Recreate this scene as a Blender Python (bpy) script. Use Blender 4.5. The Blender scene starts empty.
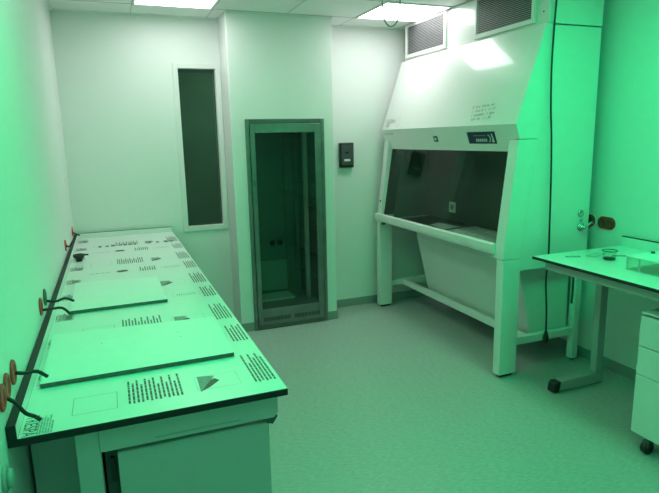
import bpy, bmesh, math, random
from mathutils import Vector, Matrix
random.seed(7)
S = bpy.context.scene
C = S.collection

# ------------------------------------------------------------------ materials
def mat(name, col, rough=.5, metal=0., spec=.5, bump=0., bscale=200., var=0., vscale=6., coat=0., emit=None, estr=0.):
    m = bpy.data.materials.new(name); m.use_nodes = True
    nt = m.node_tree; b = nt.nodes['Principled BSDF']
    b.inputs['Base Color'].default_value = (*col, 1)
    b.inputs['Roughness'].default_value = rough
    b.inputs['Metallic'].default_value = metal
    b.inputs['Specular IOR Level'].default_value = spec
    b.inputs['Coat Weight'].default_value = coat
    b.inputs['Coat Roughness'].default_value = .06
    tc = nt.nodes.new('ShaderNodeTexCoord')
    if var:
        n = nt.nodes.new('ShaderNodeTexNoise'); n.inputs['Scale'].default_value = vscale; n.inputs['Detail'].default_value = 5
        nt.links.new(tc.outputs['Object'], n.inputs['Vector'])
        r = nt.nodes.new('ShaderNodeValToRGB')
        r.color_ramp.elements[0].position = .3; r.color_ramp.elements[1].position = .7
        r.color_ramp.elements[0].color = (*[c*(1-var) for c in col], 1)
        r.color_ramp.elements[1].color = (*[min(1, c*(1+var)) for c in col], 1)
        nt.links.new(n.outputs['Fac'], r.inputs['Fac']); nt.links.new(r.outputs['Color'], b.inputs['Base Color'])
    if bump:
        n = nt.nodes.new('ShaderNodeTexNoise'); n.inputs['Scale'].default_value = bscale
        nt.links.new(tc.outputs['Object'], n.inputs['Vector'])
        u = nt.nodes.new('ShaderNodeBump'); u.inputs['Strength'].default_value = bump; u.inputs['Distance'].default_value = .002
        nt.links.new(n.outputs['Fac'], u.inputs['Height']); nt.links.new(u.outputs['Normal'], b.inputs['Normal'])
    if emit:
        b.inputs['Emission Color'].default_value = (*emit, 1); b.inputs['Emission Strength'].default_value = estr
    return m

def glass_mat(name, tint, refl):
    m = bpy.data.materials.new(name); m.use_nodes = True
    nt = m.node_tree; nt.nodes.remove(nt.nodes['Principled BSDF'])
    out = nt.nodes['Material Output']
    t = nt.nodes.new('ShaderNodeBsdfTransparent'); t.inputs['Color'].default_value = (*tint, 1)
    g = nt.nodes.new('ShaderNodeBsdfGlossy'); g.inputs['Roughness'].default_value = .015
    lw = nt.nodes.new('ShaderNodeFresnel'); lw.inputs['IOR'].default_value = refl
    mx = nt.nodes.new('ShaderNodeMixShader')
    ge = nt.nodes.new('ShaderNodeNewGeometry'); sb = nt.nodes.new('ShaderNodeMath'); sb.operation = 'SUBTRACT'; sb.inputs[0].default_value = 1
    mu = nt.nodes.new('ShaderNodeMath'); mu.operation = 'MULTIPLY'
    nt.links.new(ge.outputs['Backfacing'], sb.inputs[1]); nt.links.new(sb.outputs[0], mu.inputs[0]); nt.links.new(lw.outputs['Fac'], mu.inputs[1])
    nt.links.new(mu.outputs[0], mx.inputs['Fac']); nt.links.new(t.outputs[0], mx.inputs[1]); nt.links.new(g.outputs[0], mx.inputs[2])
    nt.links.new(mx.outputs[0], out.inputs['Surface'])
    return m

def floor_mat():
    m = mat('vinyl floor', (.45, .47, .455), rough=.36, spec=.35)
    nt = m.node_tree; b = nt.nodes['Principled BSDF']
    tc = nt.nodes.new('ShaderNodeTexCoord'); mp = nt.nodes.new('ShaderNodeMapping')
    mp.inputs['Rotation'].default_value = (0, 0, math.radians(50)); mp.inputs['Scale'].default_value = (30, 110, 30)
    nt.links.new(tc.outputs['Object'], mp.inputs['Vector'])
    n = nt.nodes.new('ShaderNodeTexNoise'); n.inputs['Scale'].default_value = 1.0; n.inputs['Detail'].default_value = 6
    nt.links.new(mp.outputs[0], n.inputs['Vector'])
    r = nt.nodes.new('ShaderNodeValToRGB')
    r.color_ramp.elements[0].position = .32; r.color_ramp.elements[1].position = .68
    r.color_ramp.elements[0].color = (.38, .40, .385, 1); r.color_ramp.elements[1].color = (.50, .525, .51, 1)
    nt.links.new(n.outputs['Fac'], r.inputs['Fac']); nt.links.new(r.outputs['Color'], b.inputs['Base Color'])
    u = nt.nodes.new('ShaderNodeBump'); u.inputs['Strength'].default_value = .12; u.inputs['Distance'].default_value = .001
    nt.links.new(n.outputs['Fac'], u.inputs['Height']); nt.links.new(u.outputs['Normal'], b.inputs['Normal'])
    return m

WHITE_STR, GREEN_STR = 9.0, 20.5
GREEN = (.005, 1.0, .31)
M = dict(
    wall=mat('wall paint', (.82, .82, .81), .42, bump=.05, bscale=90),
    ceil=mat('ceiling tile', (.86, .86, .85), .6, bump=.1, bscale=300),
    tee=mat('ceiling joint', (.55, .55, .55), .6),
    floor=floor_mat(),
    skirt=mat('vinyl skirting', (.30, .32, .31), .4, var=.05, vscale=30),
    white=mat('white powder coat', (.80, .80, .78), .33, bump=.03, bscale=500, coat=.0),
    hood=mat('white cabinet enamel', (.80, .80, .78), .28, coat=.6),
    hoodgrey=mat('light grey enamel', (.68, .69, .67), .35, bump=.03, bscale=400),
    grey=mat('grey powder coat', (.42, .44, .43), .4, bump=.04, bscale=500),
    frame=mat('light grey powder coat', (.55, .57, .56), .4, bump=.03, bscale=500),
    film=mat('white protective film', (.82, .83, .82), .3, bump=.06, bscale=25, coat=.25),
    ink=mat('printed ink', (.06, .075, .065), .5, var=.2, vscale=80),
    inkgrey=mat('grey printed ink', (.25, .27, .26), .5, var=.2, vscale=80),
    pencil=mat('grey pencil', (.40, .41, .41), .5, var=.2, vscale=80),
    inkpale=mat('pale printed ink', (.50, .52, .51), .5, var=.1, vscale=80),
    core=mat('black laminate core', (.014, .016, .016), .6, var=.2, vscale=60),
    board=mat('white board face', (.84, .85, .84), .35, var=.015, vscale=20),
    boardedge=mat('board edge', (.13, .14, .135), .6, var=.2, vscale=60),
    steel=mat('brushed stainless steel', (.25, .26, .25), .42, metal=1, var=.10, vscale=14, bump=.05, bscale=150),
    darksteel=mat('dark stainless steel', (.16, .165, .16), .35, metal=.8, var=.1, vscale=14),
    chamber=mat('chamber lining', (.24, .25, .24), .45, var=.06, vscale=5),
    chrome=mat('chrome', (.62, .62, .62), .15, metal=1, var=.05, vscale=30),
    black=mat('black plastic', (.016, .017, .017), .4, bump=.05, bscale=300),
    darkgrey=mat('dark grey plastic', (.07, .08, .08), .4, bump=.05, bscale=300),
    red=mat('red brown plastic', (.75, .05, .035), .45, var=.15, vscale=60),
    darkred=mat('dark red plastic', (.22, .045, .03), .45, var=.15, vscale=60),
    redgreen=mat('dark green plastic', (.05, .12, .07), .45, var=.15, vscale=60),
    cable=mat('black cable rubber', (.014, .016, .015), .5, var=.1, vscale=60),
    wire=mat('grey wire', (.33, .34, .34), .4, metal=.4, var=.1, vscale=60),
    navy=mat('navy panel', (.012, .03, .06), .35, var=.1, vscale=60),
    key=mat('pale key', (.62, .66, .66), .4, var=.05, vscale=60),
    label=mat('white label', (.8, .82, .8), .5, var=.04, vscale=60),
    louvre=mat('grey louvre paint', (.25, .25, .255), .45, var=.05, vscale=20),
    dark=mat('dark recess', (.03, .03, .03), .7, var=.1, vscale=20),
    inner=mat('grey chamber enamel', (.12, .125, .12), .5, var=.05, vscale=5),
    bag=mat('crinkled polythene', (.86, .87, .86), .25, bump=.8, bscale=28, var=.18, vscale=40),
    paper=mat('white paper', (.78, .79, .78), .6, var=.03, vscale=20),
    tray=mat('lit strip colour', (.70, .74, .71), .4, var=.04, vscale=10),  # paleness imitates a lit patch
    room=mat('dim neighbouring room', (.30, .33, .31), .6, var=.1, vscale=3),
    tint=glass_mat('grey tinted sash glass', (.84, .88, .85), 1.45),
    clear=glass_mat('clear door glass', (.74, .78, .75), 1.5),
    acrylic=glass_mat('clear acrylic', (.90, .95, .92), 1.45),
    lwhite=mat('white light diffuser', (.8, .8, .8), .5, emit=(1, 1, 1), estr=WHITE_STR),
    lfill=mat('added fill diffuser', (.8, .8, .8), .5, emit=(.30, 1, .82), estr=3.4),  # fill colour for the added panels by the front wall
    lcorr=mat('added corridor fill diffuser', (.8, .8, .8), .5, emit=(.45, 1, .6), estr=9.0),
    lgreen=mat('green light diffuser', (.8, .8, .8), .5, emit=GREEN, estr=GREEN_STR),
)

# ------------------------------------------------------------------ mesh helpers
class MB:
    def __init__(s):
        s.bm = bmesh.new(); s.mats = []
    def mi(s, m):
        if m not in s.mats: s.mats.append(m)
        return s.mats.index(m)
    def _merge(s, b, m, mtx=None, smooth=False):
        if mtx is not None: bmesh.ops.transform(b, matrix=mtx, verts=b.verts)
        i = s.mi(m)
        for f in b.faces: f.material_index = i; f.smooth = smooth
        me = bpy.data.meshes.new('tmp'); b.to_mesh(me); b.free(); s.bm.from_mesh(me); bpy.data.meshes.remove(me)
        return s
    def box(s, a, c, m, bev=0., mtx=None):
        b = bmesh.new(); bmesh.ops.create_cube(b, size=1)
        for v in b.verts: v.co = Vector([(a[k]+c[k])/2 + v.co[k]*(c[k]-a[k]) for k in range(3)])
        if bev: bmesh.ops.bevel(b, geom=b.edges[:], offset=bev, segments=2, affect='EDGES', profile=.5)
        return s._merge(b, m, mtx)
    def prism(s, prof, a, c, m, axis='y', bev=0., mtx=None):
        b = bmesh.new()
        def P(u, w, t):
            return Vector((u, t, w)) if axis == 'y' else (Vector((t, u, w)) if axis == 'x' else Vector((u, w, t)))
        v0 = [b.verts.new(P(u, w, a)) for u, w in prof]; v1 = [b.verts.new(P(u, w, c)) for u, w in prof]
        b.faces.new(v0); b.faces.new(v1[::-1]); n = len(prof)
        for i in range(n): b.faces.new((v0[i], v1[i], v1[(i+1) % n], v0[(i+1) % n]))
        bmesh.ops.recalc_face_normals(b, faces=b.faces[:])
        if bev: bmesh.ops.bevel(b, geom=b.edges[:], offset=bev, segments=2, affect='EDGES', profile=.5)
        return s._merge(b, m, mtx)
    def lathe(s, prof, m, mtx=None, n=28):
        b = bmesh.new(); rings = []
        for r, z in prof:
            rings.append([b.verts.new((r*math.cos(2*math.pi*k/n), r*math.sin(2*math.pi*k/n), z)) for k in range(n)])
        for i in range(len(rings)-1):
            for k in range(n): b.faces.new((rings[i][k], rings[i][(k+1) % n], rings[i+1][(k+1) % n], rings[i+1][k]))
        b.faces.new(rings[0][::-1]); b.faces.new(rings[-1])
        bmesh.ops.recalc_face_normals(b, faces=b.faces[:])
        return s._merge(b, m, mtx, True)
    def tube(s, pts, r, m, n=10, sub=6):
        P = [Vector(p) for p in pts]
        if len(P) > 2 and sub > 1:   # Catmull-Rom
            Q = []
            for i in range(len(P)-1):
                p0 = P[i-1] if i else P[0]*2-P[1]; p1, p2 = P[i], P[i+1]; p3 = P[i+2] if i+2 < len(P) else P[-1]*2-P[-2]
                for k in range(sub):
                    t = k/sub
                    Q.append(.5*((2*p1)+(p2-p0)*t+(2*p0-5*p1+4*p2-p3)*t*t+(3*p1-p0-3*p2+p3)*t**3))
            Q.append(P[-1]); P = Q
        b = bmesh.new(); rings = []; up = Vector((0, 0, 1))
        for i, p in enumerate(P):
            d = (P[min(i+1, len(P)-1)]-P[max(i-1, 0)]).normalized()
            a = d.cross(up if abs(d.z) < .95 else Vector((1, 0, 0))).normalized(); c = d.cross(a)
            rr = r[i] if isinstance(r, (list, tuple)) else r
            if rings:
                pa = prev - d*prev.dot(d)
                if pa.length > 1e-6: a = pa.normalized(); c = d.cross(a)
            prev = a
            rings.append([b.verts.new(p+(a*math.cos(2*math.pi*k/n)+c*math.sin(2*math.pi*k/n))*rr) for k in range(n)])
        for i in range(len(rings)-1):
            for k in range(n): b.faces.new((rings[i][k], rings[i][(k+1) % n], rings[i+1][(k+1) % n], rings[i+1][k]))
        b.faces.new(rings[0][::-1]); b.faces.new(rings[-1])
        bmesh.ops.recalc_face_normals(b, faces=b.faces[:])
        return s._merge(b, m, None, True)
    def quad(s, pts, m):
        b = bmesh.new(); b.faces.new([b.verts.new(p) for p in pts]); return s._merge(b, m)
    def text(s, body, m, mtx, size=.1, shear=0.):
        cu = bpy.data.curves.new('t', 'FONT'); cu.body = body; cu.size = size; cu.align_x = 'CENTER'; cu.align_y = 'CENTER'; cu.shear = shear
        o = bpy.data.objects.new('t', cu); C.objects.link(o); bpy.context.view_layer.update()
        me = bpy.data.meshes.new_from_object(o.evaluated_get(bpy.context.evaluated_depsgraph_get()))
        b = bmesh.new(); b.from_mesh(me); bpy.data.meshes.remove(me); bpy.data.objects.remove(o); bpy.data.curves.remove(cu)
        return s._merge(b, m, mtx)
    def obj(s, name, parent=None, loc=None):
        me = bpy.data.meshes.new(name); s.bm.to_mesh(me); s.bm.free()
        for m in s.mats: me.materials.append(m)
        if loc is not None:
            for v in me.vertices: v.co -= Vector(loc)
        o = bpy.data.objects.new(name, me); C.objects.link(o)
        if loc is not None: o.location = loc
        if parent is not None:
            o.parent = parent
            o.matrix_parent_inverse = Matrix.Translation(-Vector(parent.location))
        return o

def tag(o, label, cat, group=None):
    o['label'] = label; o['category'] = cat
    if group: o['group'] = group
    return o
def thing(name, loc, label, cat, group=None):
    o = bpy.data.objects.new(name, None); C.objects.link(o); o.location = loc; o.empty_display_size = .1
    return tag(o, label, cat, group)
def struct(o):
    o['kind'] = 'structure'; return o
def frame_mtx(origin, xdir, ydir):
    x = Vector(xdir).normalized(); y = Vector(ydir); y = (y - x*y.dot(x)).normalized(); z = x.cross(y)
    m = Matrix((x, y, z)).transposed().to_4x4(); m.translation = Vector(origin); return m

# ------------------------------------------------------------------ dimensions
L, H, XR, YF = 3.386, 2.671, 3.515, -2.3      # back wall, ceiling, right wall, front wall
X0, X1, YC = 1.274, 2.180, 3.069              # box-out holding the glazed cabinet
T = .12

# ------------------------------------------------------------------ room shell
struct(MB().box((-T, YF-T, -.1), (XR+T, L+T, 0), M['floor']).obj('floor'))
struct(MB().box((-T, YF-T, 0), (0, L+T, H), M['wall']).obj('wall_left'))
struct(MB().box((XR, YF-T, 0), (XR+T, L+T, H), M['wall']).obj('wall_right'))
struct(MB().box((0, YF-T, 0), (XR, YF, H), M['wall']).obj('wall_front'))
# back wall, left piece with the window opening, right piece beyond the box-out
wx0, wx1, wz0, wz1 = .916, 1.225, .926, 2.262
w = MB()
w.box((0, L, 0), (wx0, L+T, H), M['wall']); w.box((wx1, L, 0), (X0+.02, L+T, H), M['wall'])
w.box((wx0, L, 0), (wx1, L+T, wz0), M['wall']); w.box((wx0, L, wz1), (wx1, L+T, H), M['wall'])
w.box((X1-.02, L, 0), (XR, L+T, H), M['wall'])
struct(w.obj('wall_back'))
# box-out with an opening for the cabinet
fx0, fx1, fz1 = 1.388, 2.083, 1.832
w = MB()
w.prism([(X0, 0), (fx0+.01, 0), (fx0+.01, fz1-.01), (fx1-.01, fz1-.01), (fx1-.01, 0), (X1, 0), (X1, H), (X0, H)], YC, L+.02, M['wall'], 'y', .005)
struct(w.obj('wall_niche'))
# skirtings
sk = .078
def skirting(name, a, b): struct(MB().box(a, b, M['skirt'], .003).obj(name))
skirting('baseboard_right', (XR-.008, YF, 0), (XR, L, sk))
skirting('baseboard_back', (X1, L-.008, 0), (XR-.008, L, sk))
skirting('baseboard_left', (0, YF, 0), (.008, L, sk))
b = MB(); b.box((X0-.006, YC-.006, 0), (fx0, YC, sk), M['skirt'], .002); b.box((fx1, YC-.006, 0), (X1+.006, YC, sk), M['skirt'], .002)
b.box((X1, YC, 0), (X1+.006, L-.008, sk), M['skirt'], .002)
struct(b.obj('baseboard_niche'))
# ceiling with tile joints
LIGHTS = [(.585, 2.445, 0), (2.385, 2.445, 0), (.585, .045, 1), (2.385, .045, 1), (.585, -1.755, 2), (2.385, -1.755, 2)]
LS = .575
struct(MB().box((-T, YF-T, H), (XR+T, L+T, H+.1), M['ceil']).obj('ceiling'))
t = MB()
for k in range(6):
    x = .577+.6*k
    if x < XR: t.box((x-.003, YF, H-.0025), (x+.003, L, H), M['tee'])
for k in range(-9, 2):
    y = 3.045+.6*k-.005
    if YF < y < L: t.box((0, y-.003, H-.0026), (XR, y+.003, H), M['tee'])
t.box((0, L-.02, H-.012), (X0, L, H), M['ceil']); t.box((0, YF, H-.012), (.02, L, H), M['ceil'])
t.box((X0, YC-.02, H-.012), (X1, YC, H), M['ceil']); t.box((X1, L-.02, H-.012), (2.98, L, H), M['ceil'])
struct(t.obj('trim_ceiling'))
for x, y, g in LIGHTS:
    side = 'left' if x < 1 else 'right'
    if g == 2: lab = 'added dim fill light out of view by the front wall, on the %s' % side  # unseen pair added to brighten surfaces that face the camera
    elif g: lab = 'square green ceiling light on the %s, level with the near end of the counter' % side
    else: lab = 'square white ceiling light ' + ('over the left counter, by the narrow window' if x < 1 else 'in front of the vented hood')
    r = thing('ceiling_light', (x+LS/2, y+LS/2, H-.008), lab, 'ceiling light', 'flush ceiling lights')
    f = MB(); e = .012; zz = H-.008
    f.box((x, y, zz), (x+LS, y+e, H-.0005), M['ceil']); f.box((x, y+LS-e, zz), (x+LS, y+LS, H-.0005), M['ceil'])
    f.box((x, y+e, zz), (x+e, y+LS-e, H-.0005), M['ceil']); f.box((x+LS-e, y+e, zz), (x+LS, y+LS-e, H-.0005), M['ceil'])
    f.obj('light_frame', r)
    MB().box((x+e, y+e, zz+.001), (x+LS-e, y+LS-e, zz+.004), M[("lwhite", "lgreen", "lfill")[g]]).obj('diffuser', r)

# window in the back wall, dim corridor behind it
w = MB(); e = .042
for a, b_ in (((wx0-e, wz0-e), (wx0, wz1+e)), ((wx1, wz0-e), (wx1+e, wz1+e)), ((wx0, wz0-e), (wx1, wz0)), ((wx0, wz1), (wx1, wz1+e))):
    w.box((a[0], L-.012, a[1]), (b_[0], L, b_[1]), M['white'], .002)
win = struct(w.obj('window_1'))
g = MB(); g.box((wx0, L+.055, wz0), (wx1, L+.061, wz1), M['clear']); g.obj('pane', win)
g = MB(); g.box((wx0, L+.045, wz1-.035), (wx1, L+.054, wz1), M['darkgrey'])
g.box((wx0, L+.045, wz0), (wx0+.008, L+.054, wz1-.035), M['darkgrey']); g.box((wx1-.008, L+.045, wz0), (wx1, L+.054, wz1-.035), M['darkgrey'])
g.box((wx0+.008, L+.045, wz0), (wx1-.008, L+.054, wz0+.01), M['darkgrey'])
g.obj('glazing_bead', win)
c = MB()
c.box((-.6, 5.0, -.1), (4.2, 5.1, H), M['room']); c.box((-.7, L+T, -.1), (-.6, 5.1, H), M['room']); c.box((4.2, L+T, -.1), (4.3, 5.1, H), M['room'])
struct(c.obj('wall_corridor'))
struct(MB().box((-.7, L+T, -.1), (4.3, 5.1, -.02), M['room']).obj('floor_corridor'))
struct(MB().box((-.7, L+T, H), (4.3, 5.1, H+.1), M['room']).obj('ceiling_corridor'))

cl = MB(); cl.box((1.2, 4.0, H-.03), (2.4, 4.2, H-.001), M['lcorr'])  # unseen panel added so the window glass reads less black
tag(cl.obj('corridor_fill_light', None, (1.8, 4.1, H)), 'added dim fill light in the corridor behind the narrow window', 'ceiling light')

# ------------------------------------------------------------------ glazed pass-through cabinet
r = thing('pass_through_cabinet', ((fx0+fx1)/2, YC, 0), 'tall stainless steel cabinet with a full-height glass door set in the back wall', 'cabinet')
f = MB(); y0, y1 = YC-.022, YC-.0005; e = .030
f.box((fx0, y0, 0.002), (fx0+e, y1, fz1), M['steel'], .003); f.box((fx1-e, y0, .002), (fx1, y1, fz1), M['steel'], .003)
f.box((fx0+e, y0, fz1-.036), (fx1-e, y1, fz1), M['darksteel'], .003); f.box((fx0+e, y0, .002), (fx1-e, y1, .040), M['darksteel'], .003)
f.obj('casing', r)
d = MB(); dx0, dx1, dz0, dz1 = fx0+e+.004, fx1-e-.004, .044, fz1-.040
gx0, gx1, gz0, gz1 = 1.463, 1.990, .190, 1.718
yd0, yd1 = YC-.030, YC-.004
d.box((dx0, yd0, dz0), (gx0, yd1, dz1), M['steel'], .003); d.box((gx1, yd0, dz0), (dx1, yd1, dz1), M['steel'], .003)
d.box((gx0, yd0, gz1), (gx1, yd1, dz1), M['steel'], .003); d.box((gx0, yd0, dz0), (gx1, yd1, gz0), M['steel'], .003)
door = d.obj('door', r)
MB().box((gx0, YC-.018, gz0), (gx1, YC-.012, gz1), M['clear']).obj('door_glass', door)
for a, b_ in ((1.462, 1.722), (1.748, 2.002)):
    v = MB(); v.box((a, yd0-.0015, .072), (b_, yd0+.0005, .120), M['steel'])
    n = 18
    for k in range(n):
        x = a+.006+(b_-a-.012)*(k+.5)/n
        v.box((x-.0040, yd0-.0022, .078), (x+.0040, yd0-.0012, .114), M['dark'])
    v.obj('vent_grille', door)
h = MB()
h.box((gx0-.03, yd0-.010, 1.28), (gx0-.016, yd0, 1.33), M['darksteel'], .002); h.obj('hinge', door)
ch = MB(); bx0, bx1, by1 = 1.42, 2.05, 3.72
ch.box((bx0-.015, YC+.0, .06), (bx0, by1, 1.79), M['chamber']); ch.box((bx1, YC, .06), (bx1+.015, by1, 1.79), M['chamber'])
ch.box((bx0, by1, .06), (bx1, by1+.015, 1.79), M['chamber']); ch.box((bx0, YC, .145), (bx1, by1, .16), M['chamber']); ch.box((bx0, YC, 1.76), (bx1, by1, 1.775), M['chamber'])
ch.obj('chamber', r)
p = MB(); p.box((bx0+.01, by1-.02, .17), (1.90, by1-.0005, .475), M['grey'], .004); p.box((1.90, by1-.02, .17), (2.04, by1-.0005, 1.74), M['chamber'], .004); p.obj('rear_panel', r)
for x in (1.763, 1.838):
    MB().lathe([(.004, 0), (.028, 0), (.030, .004), (.026, .012), (.004, .012)], M['black'],
               frame_mtx((x, by1-.0005, .650), (1, 0, 0), (0, 0, 1))).obj('round_socket', r)
for yy, mm_ in ((3.33, 'hoodgrey'), (3.62, 'chamber')):
    MB().box((bx1-.075, yy-.022, .165), (bx1-.040, yy+.022, 1.755), M[mm_], .003).obj('shelf_upright', r)
for z in (.38, .60, .82, 1.04, 1.26, 1.48):
    MB().box((bx1-.038, 3.12, z), (bx1-.001, 3.68, z+.012), M['darksteel'], .003).obj('shelf_rail', r)
MB().box((bx0+.06, YC+.29, .1605), (1.865, YC+.50, .182), M['tray'], .004).obj('tray', r)  # pale slab stands in for a bright lit strip on the chamber floor

# ------------------------------------------------------------------ wall controller
r = thing('wall_controller', (2.4225, L, 1.385), 'small dark rectangular control box with a white label mounted on the back wall', 'control box')
MB().box((2.352, L-.045, 1.385), (2.494, L-.0005, 1.618), M['black'], .008).obj('housing', r)
MB().box((2.366, L-.049, 1.410), (2.484, L-.0445, 1.600), M['darkgrey'], .004).obj('face_plate', r)
MB().lathe([(.001, 0), (.014, 0), (.013, .006), (.001, .007)], M['black'], frame_mtx((2.420, L-.0488, 1.530), (1, 0, 0), (0, 0, 1))).obj('sensor', r)
MB().box((2.392, L-.0502, 1.445), (2.452, L-.0488, 1.466), M['label']).obj('label_strip', r)

# ------------------------------------------------------------------ left counter
CW, CZ, TH, UPT, UPH = .774, .900, .022, .024, .940
YB = L-.0005
r = thing('lab_counter', (.387, 1.7, 0), 'long left wall counter with black edge covered in printed white protective film', 'counter')
wt = MB(); wt.box((0.0005, 0, CZ-TH), (CW, YB, CZ-.0006), M['core'], .002); wt.obj('worktop', r)
u = MB(); u.box((.0005, 0, CZ-.0005), (UPT, YB, UPH), M['core'], .001); u.box((UPT, YB-UPT, CZ-.0005), (CW-.002, YB, UPH), M['core'], .001)
ub = u.obj('upstand', r)
u = MB(); u.quad([(UPT+.0006, .004, CZ+.0005), (UPT+.0006, YB-UPT, CZ+.0005), (UPT+.0006, YB-UPT, UPH-.001), (UPT+.0006, .004, UPH-.001)], M['film'])
u.quad([(UPT, YB-UPT-.0006, CZ+.0005), (CW-.003, YB-UPT-.0006, CZ+.0005), (CW-.003, YB-UPT-.0006, UPH-.001), (UPT, YB-UPT-.0006, UPH-.001)], M['film'])
fl = u.obj('upstand_film', ub)
fm = MB(); z = CZ
fm.quad([(UPT+.001, .003, z), (CW-.001, .003, z), (CW-.001, YB-UPT-.001, z), (UPT+.001, YB-UPT-.001, z)], M['film'])
zi = CZ+.0004
rng = random.Random(3)
def clip(a): return max(.006, min(YB-UPT-.004, a))
def ink(x0, y0, x1, y1, m='ink'):
    y0, y1 = clip(y0), clip(y1)
    if y1-y0 < .0008 or x1-x0 < .0008: return
    fm.quad([(x0, y0, zi), (x1, y0, zi), (x1, y1, zi), (x0, y1, zi)], M[m])
def outline(x0, y0, x1, y1, m='inkgrey', w=.0016):
    ink(x0, y0, x1, y0+w, m); ink(x0, y1-w, x1, y1, m); ink(x0, y0, x0+w, y1, m); ink(x1-w, y0, x1, y1, m)
def para(x0, x1, y0, y1, n, m='ink', w=.0048, gap=.0028, ragged=.35):
    # lines of print run along the counter, side by side across it; words split by small gaps
    for k in range(n):
        x = x0+(x1-x0)*(k+.5)/n
        top = y1 if k % 2 == 0 else y1-(y1-y0)*rng.uniform(.05, ragged)
        y = y0+(y1-y0)*(.0 if k % 2 else rng.uniform(0, .06))
        while y < top:
            ln = rng.uniform(.012, .034); e_ = min(top, y+ln)
            if y > .004 and e_ < YB-UPT-.004: ink(x-w/2, y, x+w/2, e_, m)
            y = e_+gap
def peel(x, y, w_, h_):
    outline(x, y, x+w_-.012, y+h_, 'inkpale')
    y0, y1 = clip(y), clip(y+h_)
    if y1-y0 < h_*.8: return
    q0 = y-.098
    fm.quad([(.522, .206+q0, zi+.0001), (.578, .194+q0, zi+.0001), (.553, .140+q0, zi+.0001), (.519, .087+q0, zi+.0001)], M['inkgrey'])
    fm.quad([(.519, .087+q0, zi+.0002), (.553, .112+q0, zi+.0002), (.588, .151+q0, zi+.0002), (.574, .172+q0, zi+.0002), (.560, .160+q0, zi+.0002)], M['ink'])
PER = .692
for k in range(6):
    o_ = k*PER
    outline(.152, .082+o_, .276, .198+o_, 'inkgrey')
    para(.304, .470, .090+o_, .262+o_, 13, w=.0062)
    peel(.512, .098+o_, .150, .105)
    para(.690, .764, .085+o_, .330+o_, 6, w=.0062, m='ink')
    h2 = o_-.255
    # second row of the printed pattern: round mark, short paragraph, boxed line
    if .02 < h2 < 3.2:
        fm.lathe([(.034, 0), (.0342, .0001)], M['ink'], Matrix.Translation((.333, h2+.135, zi)) @ Matrix.Diagonal((1, .62, 1, 1)), 24)
        ink(.305, h2+.165, .361, h2+.170); ink(.305, h2+.100, .361, h2+.105)
        ink(.318, h2+.131, .348, h2+.139, 'film')
        para(.430, .528, h2+.085, h2+.205, 7, w=.0065)
        outline(.556, h2+.095, .690, h2+.165, 'inkpale'); para(.575, .672, h2+.112, h2+.148, 10, w=.0035, m='inkgrey')
        para(.700, .766, h2+.04, h2+.245, 5, w=.0065)
        para(.150, .265, h2+.122, h2+.140, 7, w=.009, m='inkgrey')
# bold row of print near the far end
for x in (.185, .235, .275, .330, .365, .400, .435, .540, .60, .66, .70):
    ink(x, 2.845+rng.uniform(0, .02), x+rng.uniform(.018, .032), 2.90+rng.uniform(0, .03))
# brand lettering running along the wall edge
for k in range(10):
    y = .065+k*.346
    if y < 3.25:
        fm.text('TRESPA', M['ink'], frame_mtx((.048, y, zi), (0, -1, 0), (1, 0, 0)) @ Matrix.Diagonal((1, 1.35, 1, 1)), .036)
        if k: ink(.070, y-.05, .100, y+.03, 'inkpale')
        para(.066, .108, y-.06, y+.05, 6, w=.005, m='pencil')
fm.obj('protective_film', r)
# support frame under the near end
MB().box((.155, .05, 0.002), (.219, .11, .855), M['frame'], .003).obj('leg', r)
MB().box((.155, 3.20, 0.002), (.219, 3.26, .855), M['frame'], .003).obj('leg', r)
rl = MB(); rl.prism([(.2195, .788), (.700, .788), (.738, .788), (.752, .806), (.752, .8775), (.2195, .8775)], .045, .105, M['frame'], 'y', .002)
rail = rl.obj('cross_rail', r)
g = MB(); g.box((.372, .0440, .8005), (.628, .0452, .8045), M['grey']); g.obj('rail_groove', rail)
MB().prism([(.700, .7875), (.752, .7875), (.735, .762), (.712, .770)], .052, .100, M['darkgrey'], 'y', .001).obj('corner_bracket', r)
MB().box((.0105, .250, .02), (.1545, .268, .8775), M['frame'], .002).obj('void_panel', r)
MB().box((.155, .052, .8555), (.219, .105, .8778), M['frame'], .002).obj('rail_end', r)

# cabinet under the counter, its end panel towards us
r = thing('base_cabinet', (.49, 1.6, 0), 'white base cabinet under the near end of the left counter', 'cabinet')
b = MB(); b.box((.226, .135, .10), (.728, 3.15, .760), M['frame'], .003); b.box((.25, .17, .002), (.70, 3.10, .0995), M['dark']); b.obj('carcass', r)
b = MB(); b.prism([(.262, .10), (.728, .10), (.728, .762), (.262, .762)], .075, .134, M['frame'], 'y', .004); b.obj('end_panel', r)
b = MB(); b.box((.226, .112, .10), (.261, .134, .762), M['darkgrey']); b.obj('edge_gap', r)
b = MB(); b.box((.240, .098, .655), (.252, .1115, .735), M['dark'], .002); b.obj('latch', r)
b = MB(); b.box((.2265, .092, .763), (.280, .130, .786), M['darkgrey'], .002); b.obj('catch', r)

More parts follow.
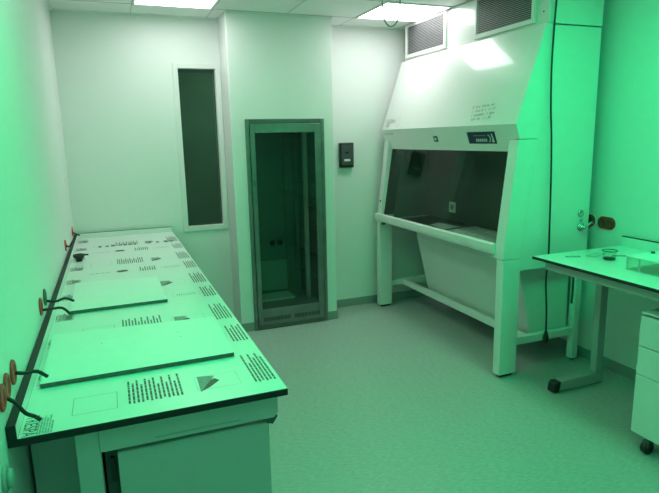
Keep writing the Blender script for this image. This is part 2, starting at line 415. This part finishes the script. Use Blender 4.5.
# loose boards on the counter
def board(c4, z, th, label):
    cx = sum(p_[0] for p_ in c4)/4; cy = sum(p_[1] for p_ in c4)/4
    r = thing('laminate_board', (cx, cy, z), label, 'board', 'loose white boards on the counter')
    MB().prism([p_ for p_ in c4], z, z+th, M['boardedge'], 'z', .0012).obj('board_core', r)
    s = MB(); k = .9985
    s.prism([(cx+(p_[0]-cx)*k, cy+(p_[1]-cy)*k) for p_ in c4], z+th+.00005, z+th+.0012, M['board'], 'z')
    for q in range(3):
        px, py = cx+rng.uniform(-.2, .2), cy+rng.uniform(-.1, .1)
        s.lathe([(.003, 0), (.0028, .0001)], M['inkgrey'], Matrix.Translation((px, py, z+th+.0013)), 10)
    s.obj('white_face', r)
board([(.090, 1.136), (.521, 1.146), (.512, 1.640), (.086, 1.690)], CZ+.0012, .015, 'smaller white board on the counter, farther from us of the two')
board([(.048, .318), (.674, .328), (.684, .775), (.046, .815)], CZ+.0012, .015, 'larger white board on the counter, nearest its front end')

# black cup-shaped fitting
r = thing('black_cup', (.068, 2.39, CZ+.0008), 'small black funnel-shaped cup on the counter near the left wall', 'cup')
MB().lathe([(.018, 0), (.020, .002), (.020, .014), (.034, .030), (.036, .044), (.032, .046), (.028, .034), (.004, .030)], M['black'], Matrix.Translation((.075, 2.39, CZ+.0008))).obj('bowl', r)
MB().box((.100, 2.382, CZ+.036), (.135, 2.398, CZ+.045), M['black'], .003).obj('spout', r)

# ------------------------------------------------------------------ sockets along the left wall
def lsocket(y, z, m, label, tail=None, rad=.037, double=False):
    r = thing('wall_socket', (0, y, z), label, 'wall socket', 'round sockets along the left wall')
    for dy in ((0, -.074) if double else (0,)):
        fx = frame_mtx((.0005, y+dy, z), (0, 1, 0), (0, 0, 1))
        MB().lathe([(.002, 0), (rad, 0), (rad, .004), (rad-.004, .007), (rad-.012, .006), (rad-.014, .003), (.002, .003)], m, fx).obj('socket_face', r)
    if tail:
        MB().tube(tail, .0055, M['cable']).obj('wire_tail', r)
lsocket(3.14, .992, M['red'], 'small red-brown socket on the left wall, nearest the back corner', [(.008, 3.14, .985), (.03, 3.135, .970), (.055, 3.13, .962)])
lsocket(2.40, 1.012, M['red'], 'red-brown socket with a short dark lead on the left wall, beside the black cup', [(.008, 2.40, 1.01), (.025, 2.41, 1.0), (.045, 2.43, 1.03)])
lsocket(1.075, 1.010, M['redgreen'], 'dark green round socket with a bent black lead, beside the smaller board', [(.008, 1.075, .992), (.045, 1.080, .985), (.080, 1.095, .990), (.115, 1.10, .972)])
lsocket(.918, 1.012, M['red'], 'red round socket with a forked black lead, just nearer than the dark green one', [(.008, .918, .996), (.045, .925, .995), (.080, .935, .990), (.108, .93, .962)])
lsocket(.190, 1.018, M['red'], 'red round socket with a straight black lead beside the larger board', [(.008, .190, 1.015), (.030, .195, 1.008), (.060, .215, 1.000), (.085, .225, .975)])
lsocket(.082, 1.020, M['red'], 'double red socket with a drooping black lead at the near end of the counter', [(.008, .045, 1.0), (.026, .040, .985), (.046, .035, .955), (.062, .06, .93), (.078, .055, .918)], double=True)
r = thing('pipe_stub', (0, -.085, .842), 'grey round pipe fitting on the left wall just below the counter end', 'pipe fitting')
fx = frame_mtx((0, -.085, .842), (0, 1, 0), (0, 0, 1))
MB().lathe([(.002, 0), (.036, 0), (.036, .006), (.030, .009), (.002, .009)], M['grey'], fx).obj('wall_flange', r)
MB().lathe([(.002, .009), (.024, .009), (.024, .018), (.020, .021), (.002, .021)], M['grey'], fx).obj('stub', r)

# ------------------------------------------------------------------ safety cabinet (hood)
YN, YZ = 1.380, 3.268
r = thing('biosafety_cabinet', (3.07, 2.33, 0), 'large white safety cabinet with a dark glass sash and two vents, on legs', 'fume hood')
# legs
for x0_, x1_, y0_, y1_, zt in ((2.697, 2.840, 1.376, 1.445, .838), (2.697, 2.832, 3.205, 3.270, .838), (3.375, 3.428, 1.405, 1.460, .745), (3.372, 3.436, 3.205, 3.265, .745)):
    lg = MB().box((x0_, y0_, .022), (x1_, y1_, zt), M['white'], .004).obj('leg', r)
    MB().box((x0_+.02, y0_+.012, .0015), (x1_-.02, y1_-.012, .0225), M['black'], .003).obj('foot', lg)
for y0_ in (1.412, 3.215):
    MB().box((2.8325, y0_, .207), (3.3715, y0_+.042, .262), M['white'], .003).obj('side_stretcher', r)
MB().box((2.952, 1.4545, .209), (2.992, 3.2145, .260), M['white'], .003).obj('long_stretcher', r)
for y0_ in (1.412, 3.215):
    MB().box((2.8325, y0_, .752), (3.436, y0_+.042, .835), M['hoodgrey'], .003).obj('top_side_rail', r)
# lower plenum
MB().prism([(2.893, .854), (2.905, .751), (3.040, .205), (3.365, .205), (3.365, .748), (3.20, .748), (3.20, .854)], 1.468, 2.855, M['hoodgrey'], 'y', .003).obj('lower_plenum', r)
# side panels
for a, b_ in ((YN+.009, YN+.036), (YZ-.036, YZ-.009)):
    MB().prism([(2.836, .840), (2.836, .752), (3.432, .752), (3.432, 2.345), (3.030, 2.345), (2.948, 1.632)], a, b_, M['hood'], 'y', .001).obj('side_panel', r)
# slanted cheeks beside the sash
for a, b_ in ((YN, YN+.092), (YZ-.075, YZ)):
    MB().prism([(2.697, .842), (2.832, .842), (2.944, 1.630), (2.785, 1.630), (2.703, .925)], a, b_, M['white'], 'y', .003).obj('side_cheek', r)
# canopy above and header
MB().prism([(2.758, 1.730), (2.965, 2.350), (3.028, 2.350), (2.955, 1.730)], YN, YZ, M['hood'], 'y').obj('canopy', r)
hd = MB().prism([(2.792, 1.634), (2.758, 1.7298), (2.955, 1.7298), (2.948, 1.634)], YN, YZ, M['white'], 'y').prism([(2.8215, 1.551), (2.792, 1.6339), (2.948, 1.6339), (2.948, 1.551)], YN+.0925, YZ-.0755, M['white'], 'y').obj('header', r)
nt_ = MB(); nt_.box((2.76, YN-.0006, 1.6305), (2.865, YN+.004, 1.6335), M['dark']); nt_.obj('header_gap', hd)
# chamber
cb = MB()
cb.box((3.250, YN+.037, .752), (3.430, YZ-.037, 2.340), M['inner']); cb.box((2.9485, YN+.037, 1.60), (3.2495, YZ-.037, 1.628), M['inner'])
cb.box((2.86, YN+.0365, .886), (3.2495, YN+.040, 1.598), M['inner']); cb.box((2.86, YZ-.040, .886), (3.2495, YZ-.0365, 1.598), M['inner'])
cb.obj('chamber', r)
MB().box((2.735, YN+.093, .856), (3.2495, YZ-.077, .884), M['steel'], .003).obj('work_tray', r)
so = MB().box((3.238, 2.745, .962), (3.2498, 2.845, 1.060), M['label'], .004).obj('chamber_socket', r)
MB().lathe([(.002, 0), (.026, 0), (.024, .001), (.002, .001)], M['inkgrey'], frame_mtx((3.2375, 2.795, 1.011), (0, -1, 0), (0, 0, 1))).obj('socket_face', so)
# sash
d = Vector((2.785-2.703, 0, 1.630-.925)).normalized(); n = Vector((d.z, 0, -d.x))
gl = MB(); gl.prism([(2.728, .900), (2.734, .900), (2.832, 1.575), (2.826, 1.575)], YN+.093, YZ-.0795, M['tint'], 'y')
sash = gl.obj('sash_glass', r)
ar = MB()
prof = [(2.700+.026*math.cos(t_), .905+.036*math.sin(t_)) for t_ in [math.pi/2+math.pi*k/8 for k in range(9)]]
prof = [(2.712, .941)]+[(2.697+.013*math.cos(t_), .928+.013*math.sin(t_)) for t_ in [math.radians(90+15*k) for k in range(7)]] + [(2.684, .890)] + [(2.692, .868), (2.712, .860)]
ar.prism(prof, YN+.094, YZ+.020, M['white'], 'y'); arm = ar.obj('arm_rest', r)
s_ = MB(); s_.box((2.6825, YN+.098, .8995), (2.6842, YZ+.018, .9025), M['hoodgrey']); s_.obj('rest_groove', arm)
MB().prism([(2.700, .872), (2.700, .835), (2.735, .838), (2.735, .872)], YN+.0925, YN+.125, M['hoodgrey'], 'y', .003).obj('rest_bracket', arm)
MB().prism([(2.700, .859), (2.700, .835), (2.735, .838), (2.735, .859)], YZ-.11, YZ-.076, M['darkgrey'], 'y', .003).obj('rest_bracket', arm)
def on_cheek(z): return 2.703+(z-.925)/(1.630-.925)*(2.785-2.703)
for y_ in (YZ-.040,):
    MB().lathe([(.001, -.002), (.010, -.002), (.009, .004), (.001, .005)], M['dark'], frame_mtx((on_cheek(1.06)-.001, y_, 1.06), (0, -1, 0), d)).obj('sash_screw', r)
MB().prism([(2.736, .93), (2.840, .93), (2.945, 1.55), (2.830, 1.55)], YZ-.0790, YZ-.0756, M['black'], 'y').obj('sash_gasket', r)
# header fittings
hdn = Vector((2.792-2.758, 0, 1.634-1.729)).normalized()   # down the header face
def hdr(y, dz): # point on the header face
    t_ = (1.729-dz)/(1.729-1.634); return Vector((2.758+(2.792-2.758)*t_, y, dz))
def face_m(y, z_): return frame_mtx(hdr(y, z_)+Vector((-.0012, 0, -.0004)), (0, -1, 0), -hdn)
cp = MB(); cp.box((-.158, -.044, -.002), (.158, .044, .003), M['navy'], .002, face_m(1.775, 1.645)); cpo = cp.obj('control_panel', hd)
k_ = MB()
k_.box((-.085, .014, .003), (.06, .020, .0034), M['inkgrey'], 0, face_m(1.775, 1.645))
for q in range(6): k_.box((-.062+q*.022, -.028, .003), (-.048+q*.022, -.006, .0048), M['key'], .0008, face_m(1.775, 1.645))
k_.obj('keypad', cpo)
k_ = MB()
for q in range(10):
    a0 = math.radians(-60+12*q); a1 = math.radians(-60+12*(q+1))
    mt = face_m(1.775, 1.645)
    R0, R1 = .036, .046 
    k_.quad([mt @ Vector((.062+R*math.cos(a_), -.004+R*.75*math.sin(a_), .0034)) for R, a_ in ((R0, a0), (R1, a0), (R1, a1), (R0, a1))], M['key'])
mt = face_m(1.775, 1.645)
k_.quad([mt @ Vector(v_) for v_ in ((.118, .030, .0034), (.132, .030, .0034), (.144, -.032, .0034), (.112, -.032, .0034), (.124, -.010, .0034))], M['key'])
k_.obj('arc_emblem', cpo)
bd = MB(); bm_ = face_m(2.375, 1.640)
bd.box((-.028, -.024, -.002), (.028, .024, .002), M['navy'], .001, bm_); bo = bd.obj('badge', hd)
b2 = MB(); b2.box((-.013, -.011, .002), (.013, .011, .0026), M['key'], 0, bm_); b2.box((-.028, .006, .002), (-.018, .010, .0026), M['key'], 0, bm_); b2.obj('badge_mark', bo)
# printed marks on the canopy and header
def can(y, z_):
    t_ = (z_-1.730)/(2.350-1.730); return Vector((2.758+(2.965-2.758)*t_, y, z_))
cd = Vector((2.965-2.758, 0, .62)).normalized()
def can_m(y, z_): return frame_mtx(can(y, z_)+Vector((-.0012, 0, .0004)), (0, -1, 0), cd)
pr = MB()
pr.text('CLEAN', M['inkgrey'], can_m(3.135, 1.802), .054); pr.obj('maker_lettering', r); pr = MB(); pr.text('AIR', M['inkgrey'], can_m(3.175, 1.764), .044); pr.obj('small_lettering', r); pr = MB()
mt = can_m(2.985, 1.790)
for q in range(20):
    a0, a1 = math.radians(18*q), math.radians(18*(q+1))
    pr.quad([mt @ Vector((R*.8*math.cos(a_), R*1.15*math.sin(a_), 0)) for R, a_ in ((.034, a0), (.038, a0), (.038, a1), (.034, a1))], M['inkpale'])
pr.obj('drop_emblem', r)
pr = MB(); mt = can_m(1.770, 1.815); rg = random.Random(11)
def stroke(x0_, y0_, x1_, y1_, w_=.0055, m='pencil'):
    a = Vector((x0_, y0_, 0)); b_ = Vector((x1_, y1_, 0)); n_ = (b_-a).orthogonal().normalized(); n_ = Vector((-(b_-a).y, (b_-a).x, 0)).normalized()*w_/2
    pr.quad([mt @ (a+n_), mt @ (b_+n_), mt @ (b_-n_), mt @ (a-n_)], M[m])
for row in range(4):
    x_ = -.135+.008*row
    while x_ < .12:
        h_ = .017; yb_ = .042-.030*row+.05*x_
        kind = rg.choice('IEMFH')
        stroke(x_, yb_, x_+.006, yb_+h_)
        if kind in 'EF':
            stroke(x_+.006, yb_+h_, x_+.020, yb_+h_); stroke(x_+.003, yb_+h_*.5, x_+.016, yb_+h_*.5)
        if kind in 'MH': stroke(x_+.014, yb_, x_+.020, yb_+h_); stroke(x_+.004, yb_+h_*.5, x_+.016, yb_+h_*.5)
        x_ += rg.choice((.024, .028, .040))
pr.obj('handwritten_marks', r)
pr = MB(); mt = face_m(3.155, 1.690)
for q in range(9): stroke(-.085+q*.019, 0, -.073+q*.019, .001, .011)
pr.obj('type_plate_print', hd)
# upper housing with the vents
VX = 2.985
uh = MB(); uh.box((VX, YN+.002, 2.3525), (3.432, 3.245, H-.003), M['hood'], .003); uho = uh.obj('upper_housing', r)
for ya, yb_ in ((1.500, 2.150), (2.535, 3.195)):
    za, zb_ = 2.372, 2.662
    v = MB(); e = .030; xa, xb = VX-.020, VX+.0005
    v.box((xa, ya, za), (xb, ya+e, zb_), M['white'], .002); v.box((xa, yb_-e, za), (xb, yb_, zb_), M['white'], .002)
    v.box((xa, ya+e, za), (xb, yb_-e, za+e), M['white'], .002); v.box((xa, ya+e, zb_-e*.6), (xb, yb_-e, zb_), M['white'], .002)
    vo = v.obj('vent', r)
    v = MB(); v.box((VX-.0035, ya+e, za+e), (VX-.0005, yb_-e, zb_-e*.6), M['dark'])
    v.obj('vent_backing', vo)
    v = MB(); nn = 19
    for q in range(nn):
        z_ = za+e+(zb_-e*1.6-za)*(q+.5)/nn
        v.prism([(xa+.003, z_-.0048), (xa+.003, z_+.0012), (xa+.0135, z_+.0052), (xa+.0135, z_+.0040)], ya+e, yb_-e, M['louvre'], 'y')
    v.obj('louvres', vo)
sc_ = MB(); sc_.lathe([(.001, 0), (.006, 0), (.005, .003), (.001, .003)], M['darkgrey'], frame_mtx((VX-.0005, 1.435, 2.43), (0, -1, 0), (0, 0, 1))); sc_.obj('screw', uho)
# latch on the near side
lt = MB(); yl = YN+.0055
lt.lathe([(.001, 0), (.026, 0), (.026, .006), (.021, .010), (.014, .010), (.012, .006), (.001, .006)], M['chrome'], frame_mtx((3.352, yl, 1.112), (1, 0, 0), (0, 0, 1)))
lt.obj('key_lock', r)
lt = MB(); fm2 = frame_mtx((3.356, yl, 1.016), (1, 0, 0), (0, 0, 1))
lt.lathe([(.001, 0), (.030, 0), (.030, .008), (.024, .012), (.014, .014), (.012, .040), (.001, .040)], M['chrome'], fm2)
lh = lt.obj('latch_rose', r)
lt = MB(); lt.tube([(3.350, yl-.036, 1.012), (3.375, yl-.038, 1.026), (3.410, yl-.038, 1.044), (3.430, yl-.036, 1.046)], .009, M['chrome']); lt.obj('lever', lh)
MB().lathe([(.001, 0), (.009, 0), (.008, .010), (.001, .011)], M['chrome'], frame_mtx((3.354, yl, 1.064), (1, 0, 0), (0, 0, 1))).obj('latch_pin', r)

# things on the work tray behind the sash
def crumple(name, pts, z, th, m, label, cat, nx=18, ny=26, amp=.010):
    b = bmesh.new(); rg_ = random.Random(5); G = []
    (ax, ay), (bx, by), (cx, cy), (dx, dy) = pts
    for j in range(ny+1):
        row = []
        for i in range(nx+1):
            s_, t_ = i/nx, j/ny
            x = (ax*(1-s_)+bx*s_)*(1-t_)+(dx*(1-s_)+cx*s_)*t_; y = (ay*(1-s_)+by*s_)*(1-t_)+(dy*(1-s_)+cy*s_)*t_
            edge = min(s_, 1-s_, t_, 1-t_); hh = th*min(1, edge*6)+amp*rg_.random()*min(1, edge*8)
            row.append(b.verts.new((x, y, z+.001+hh)))
        G.append(row)
    for j in range(ny):
        for i in range(nx): b.faces.new((G[j][i], G[j][i+1], G[j+1][i+1], G[j+1][i]))
    bot = [b.verts.new((p_[0], p_[1], z)) for p_ in pts]; b.faces.new(bot[::-1])
    mb = MB(); mb._merge(b, m, None, True)
    cx_ = sum(p_[0] for p_ in pts)/4; cy_ = sum(p_[1] for p_ in pts)/4
    return tag(mb.obj(name, None, (cx_, cy_, z)), label, cat)
crumple('plastic_bag', [(2.84, 1.66), (3.16, 1.70), (3.20, 2.42), (2.90, 2.36)], .885, .018, M['bag'], 'crinkled clear plastic bag lying on the tray behind the dark glass sash', 'bag')
pp = MB(); pp.prism([(2.90, 2.40), (3.10, 2.46), (3.06, 2.74), (2.94, 2.68)], .885, .8885, M['paper'], 'z')
tag(pp.obj('paper_sheets', None, (3.0, 2.57, .885)), 'white folded papers on the tray behind the glass, beside the plastic bag', 'papers')

# cables
r = thing('power_cable', (3.005, 1.352, H), 'long black cable hanging from the ceiling down the near side of the safety cabinet', 'cable')
MB().tube([(3.010, 1.352, H-.001), (3.005, 1.352, 2.48), (2.998, 1.352, 2.30), (2.995, 1.352, 2.06), (3.008, 1.352, 1.81), (3.026, 1.352, 1.62), (3.040, 1.352, 1.36), (3.051, 1.352, 1.02), (3.055, 1.352, .85), (3.045, 1.352, .67), (3.064, 1.352, .456), (3.072, 1.354, .29)], .0062, M['cable']).obj('cord', r)
MB().lathe([(.004, .05), (.010, .045), (.015, .02), (.020, 0), (.020, -.030), (.014, -.034), (.003, -.034)], M['black'], Matrix.Translation((3.073, 1.354, .255))).obj('plug', r)
tag(MB().tube([(3.300, 1.365, .745), (3.304, 1.365, .60), (3.302, 1.366, .47)], .007, M['cable']).obj('short_dark_line', None, (3.30, 1.365, .745)), 'short dark vertical line beside the rear leg of the safety cabinet', 'cable')  # narrow dark tube, upright next to the rear leg
tag(MB().tube([(2.118, 2.0, H-.001), (2.120, 2.0, 2.56), (2.132, 2.0, 2.455), (2.158, 2.0, 2.412), (2.190, 2.0, 2.402), (2.228, 2.0, 2.430), (2.252, 2.0, 2.49), (2.254, 2.0, 2.57), (2.254, 2.0, H-.001)], .005, M['wire']).obj('wire_loop', None, (2.19, 2.0, H)), 'thin grey loop of wire hanging from the ceiling in front of the right ceiling light', 'wire')

# sockets on the right wall
for i, (ys, n_, lab) in enumerate((((1.448,), 1, 'single red-brown socket on the right wall, tight against the safety cabinet'), ((1.335, 1.275), 2, 'double red-brown socket on the right wall above the right bench'))):
    r = thing('wall_socket', (XR, ys[0], 1.042), lab, 'wall socket', 'round sockets on the right wall')
    pm = MB(); yy = (min(ys)+max(ys))/2; hw = (max(ys)-min(ys))/2
    prof = []
    for q in range(24):
        a = math.radians(15*q); prof.append((yy+(hw if math.cos(a) > 0 else -hw)+.044*math.cos(a), 1.042+.044*math.sin(a)))
    pm.prism(prof, XR-.010, XR-.0005, M['red'], 'x', .002); pm.obj('socket_plate', r)
    for y_ in ys:
        MB().lathe([(.002, .0), (.030, .0), (.030, .008), (.026, .010), (.022, .003), (.002, .003)], M['darkgrey'] if n_ == 1 else M['darkred'], frame_mtx((XR-.0098, y_, 1.042), (0, -1, 0), (0, 0, 1))).obj('socket_face', r)

# ------------------------------------------------------------------ right bench
BX, BY, BZ, BE = 2.744, 1.160, .909, -.95
r = thing('lab_bench', (3.13, .1, 0), 'right-hand bench with a black-edged white top on grey c-shaped legs', 'bench')
MB().box((BX, BE, BZ-.018), (XR-.0005, BY, BZ-.0006), M['core'], .002).obj('bench_top', r)
q_ = MB(); q_.quad([(BX+.001, BE+.001, BZ), (XR-.022, BE+.001, BZ), (XR-.022, BY-.001, BZ), (BX+.001, BY-.001, BZ)], M['film']); q_.obj('top_film', r)
u = MB().box((XR-.021, BE, BZ-.0005), (XR-.0005, BY-.002, BZ+.062), M['film'], .001).obj('upstand', r)
MB().box((XR-.0215, BE, BZ+.0615), (XR-.0004, BY-.002, BZ+.066), M['core'], .0005).obj('upstand_cap', u)
MB().box((BX+.045, BE+.05, BZ-.075), (BX+.095, BY-.07, BZ-.0185), M['grey'], .004).obj('front_rail', r)
MB().box((XR-.12, BE+.05, BZ-.075), (XR-.07, BY-.07, BZ-.0185), M['frame'], .004).obj('rear_rail', r)
for yl_ in (1.045, -.62):
    MB().box((BX+.0955, yl_, BZ-.073), (XR-.1205, yl_+.068, BZ-.0185), M['grey'], .004).obj('top_arm', r)
    lg = MB(); lg.box((3.228, yl_+.004, .079), (3.290, yl_+.056, BZ-.0735), M['grey'], .006); lgo = lg.obj('leg', r)
    ft = MB(); ft.prism([(2.920, .006), (3.294, .006), (3.294, .078), (3.05, .078), (2.934, .072)], yl_, yl_+.060, M['grey'], 'y', .005); fo = ft.obj('foot', r)
    MB().prism([(2.874, .004), (2.919, .004), (2.933, .074), (2.900, .074), (2.880, .060)], yl_-.002, yl_+.062, M['black'], 'y', .006).obj('end_cap', fo)

# mobile pedestal under the bench
PX, PY0, PY1, PZ0, PZ1 = 2.800, -.03, .412, .088, .756
r = thing('mobile_pedestal', (3.08, .19, 0), 'white wheeled drawer pedestal under the right bench', 'drawer unit')
MB().box((PX+.022, PY0, PZ0), (3.36, PY1, PZ1-.022), M['white'], .003).obj('carcass', r)
MB().box((PX+.006, PY0-.001, PZ1-.012), (3.362, PY1+.001, PZ1), M['white'], .002).obj('top_panel', r)
MB().box((PX+.022, PY0+.004, PZ1-.0215), (3.355, PY1-.004, PZ1-.0125), M['black']).obj('top_shadow_gap', r)  # black strip paints in the shadow beneath the top panel
for za, zb_ in ((.5745, .734), (.4185, .5705), (PZ0, .4145)):
    MB().box((PX, PY0+.002, za), (PX+.0215, PY1-.002, zb_), M['white'], .002).obj('drawer', r)
for x_, y_ in ((2.824, .318), (2.824, .03), (3.31, .318), (3.31, .03)):
    ca = MB(); ca.lathe([(.002, 0), (.033, 0), (.035, .004), (.035, .026), (.033, .030), (.002, .026)], M['black'], frame_mtx((x_-.010, y_+.015, .0355), (1, 0, 0), (0, 0, 1)))
    co = ca.obj('caster', r)
    MB().prism([(x_-.030, .040), (x_+.012, .040), (x_+.016, .074), (x_-.022, .074)], y_-.019, y_+.019, M['darkgrey'], 'y', .003).obj('caster_fork', co)
    MB().lathe([(.002, .074), (.016, .074), (.016, .0878), (.002, .0878)], M['chrome'], Matrix.Translation((x_, y_, 0))).obj('caster_stem', co)

# small things on the right bench
r = thing('glass_dish', (3.10, .875, BZ), 'small clear round dish with a dark lid rim on the right bench', 'dish')
dm = Matrix.Translation((3.075, .875, BZ+.0006))
MB().lathe([(.030, 0), (.036, .003), (.040, .055), (.038, .055), (.034, .006), (.004, .004)], M['acrylic'], dm).obj('dish_body', r)
MB().lathe([(.026, .0045), (.034, .0045), (.034, .012), (.026, .012)], M['black'], dm).obj('dish_base', r)
MB().tube([(3.075+.042*math.cos(a), .875+.042*math.sin(a), BZ+.056) for a in [2*math.pi*k/20 for k in range(21)]], .0032, M['darkgrey'], 8, 2).obj('rim', r)
tag(MB().tube([(2.893, 1.035, BZ+.006), (2.935, 1.020, BZ+.006), (2.978, .998, BZ+.006)], [.0045]*12+[.003], M['grey'], 10, 6).obj('thin_rod', None, (2.98, 1.04, BZ)), 'thin grey rod lying on the right bench near its far edge', 'rod')
r = thing('plastic_strip', (3.05, 1.0, BZ), 'flat clear plastic strip lying beside the dish on the right bench', 'strip')
MB().box((-.075, -.030, 0), (.075, .030, .006), M['inkpale'], .002, Matrix.Translation((3.105, 1.005, BZ+.0006)) @ Matrix.Rotation(.35, 4, 'Z')).obj('strip_body', r)
r = thing('acrylic_box', (3.13, .52, BZ), 'clear acrylic box at the right edge of the right bench', 'box')
ax0, ax1, ay0, ay1, ah, at_ = 2.955, 3.240, .300, .655, .075, .005
bz = BZ+.0006
b = MB(); b.box((ax0, ay0, bz), (ax1, ay1, bz+at_), M['acrylic'])
b.box((ax0, ay0, bz+at_), (ax0+at_, ay1, bz+ah), M['acrylic']); b.box((ax1-at_, ay0, bz+at_), (ax1, ay1, bz+ah), M['acrylic'])
b.box((ax0+at_, ay0, bz+at_), (ax1-at_, ay0+at_, bz+ah), M['acrylic']); b.box((ax0+at_, ay1-at_, bz+at_), (ax1-at_, ay1, bz+ah), M['acrylic'])
b.obj('box_walls', r)
MB().box((ax0-.003, ay0-.003, bz+ah+.0003), (ax1+.003, ay1+.003, bz+ah+.006), M['board'], .001).obj('box_lid', r)
for y_ in (ay1-.010, ay1-.085):
    MB().box((ax0-.002, y_-.006, bz+.001), (ax0-.0002, y_+.006, bz+ah-.001), M['grey'], .0005).obj('corner_strip', r)
MB().lathe([(.002, 0), (.011, 0), (.010, .010), (.002, .011)], M['darkgrey'], Matrix.Translation((3.12, .625, bz+ah+.006))).obj('lid_knob', r)
tag(MB().tube([(3.46, .55, BZ+.16), (3.43, .70, BZ+.12), (3.425, .80, BZ+.065), (3.42, .80, BZ+.012), (3.38, .72, BZ+.006), (3.26, .86, BZ+.006), (3.16, .93, BZ+.006)], .0035, M['wire']).obj('thin_wire', None, (3.40, .8, BZ)), 'thin bent wire rising from the right bench behind the acrylic box', 'wire')

# ------------------------------------------------------------------ camera
cam = bpy.data.cameras.new('camera'); co = bpy.data.objects.new('camera', cam); C.objects.link(co)
cam.sensor_fit = 'HORIZONTAL'; cam.sensor_width = 36; cam.lens = 36*554.86/659; cam.clip_start = .02
R_ = Vector((0.93022344, -0.36639, -0.02104112)); U_ = Vector((0.0896424, 0.17124688, 0.98114155)); B_ = Vector((-0.35587723, -0.91456704, 0.19214194))
m = Matrix((R_, U_, B_)).transposed().to_4x4(); m.translation = (0.31697836, -1.5590915, 1.66669995)
co.matrix_world = m
S.camera = co
w = bpy.data.worlds.new('world'); S.world = w; w.use_nodes = True
w.node_tree.nodes['Background'].inputs[0].default_value = (.02, .03, .025, 1); w.node_tree.nodes['Background'].inputs[1].default_value = .3
S.view_settings.view_transform = 'Standard'; S.view_settings.look = 'None'; S.view_settings.gamma = 1; S.view_settings.use_curve_mapping = False
S.view_settings.exposure = 0.0
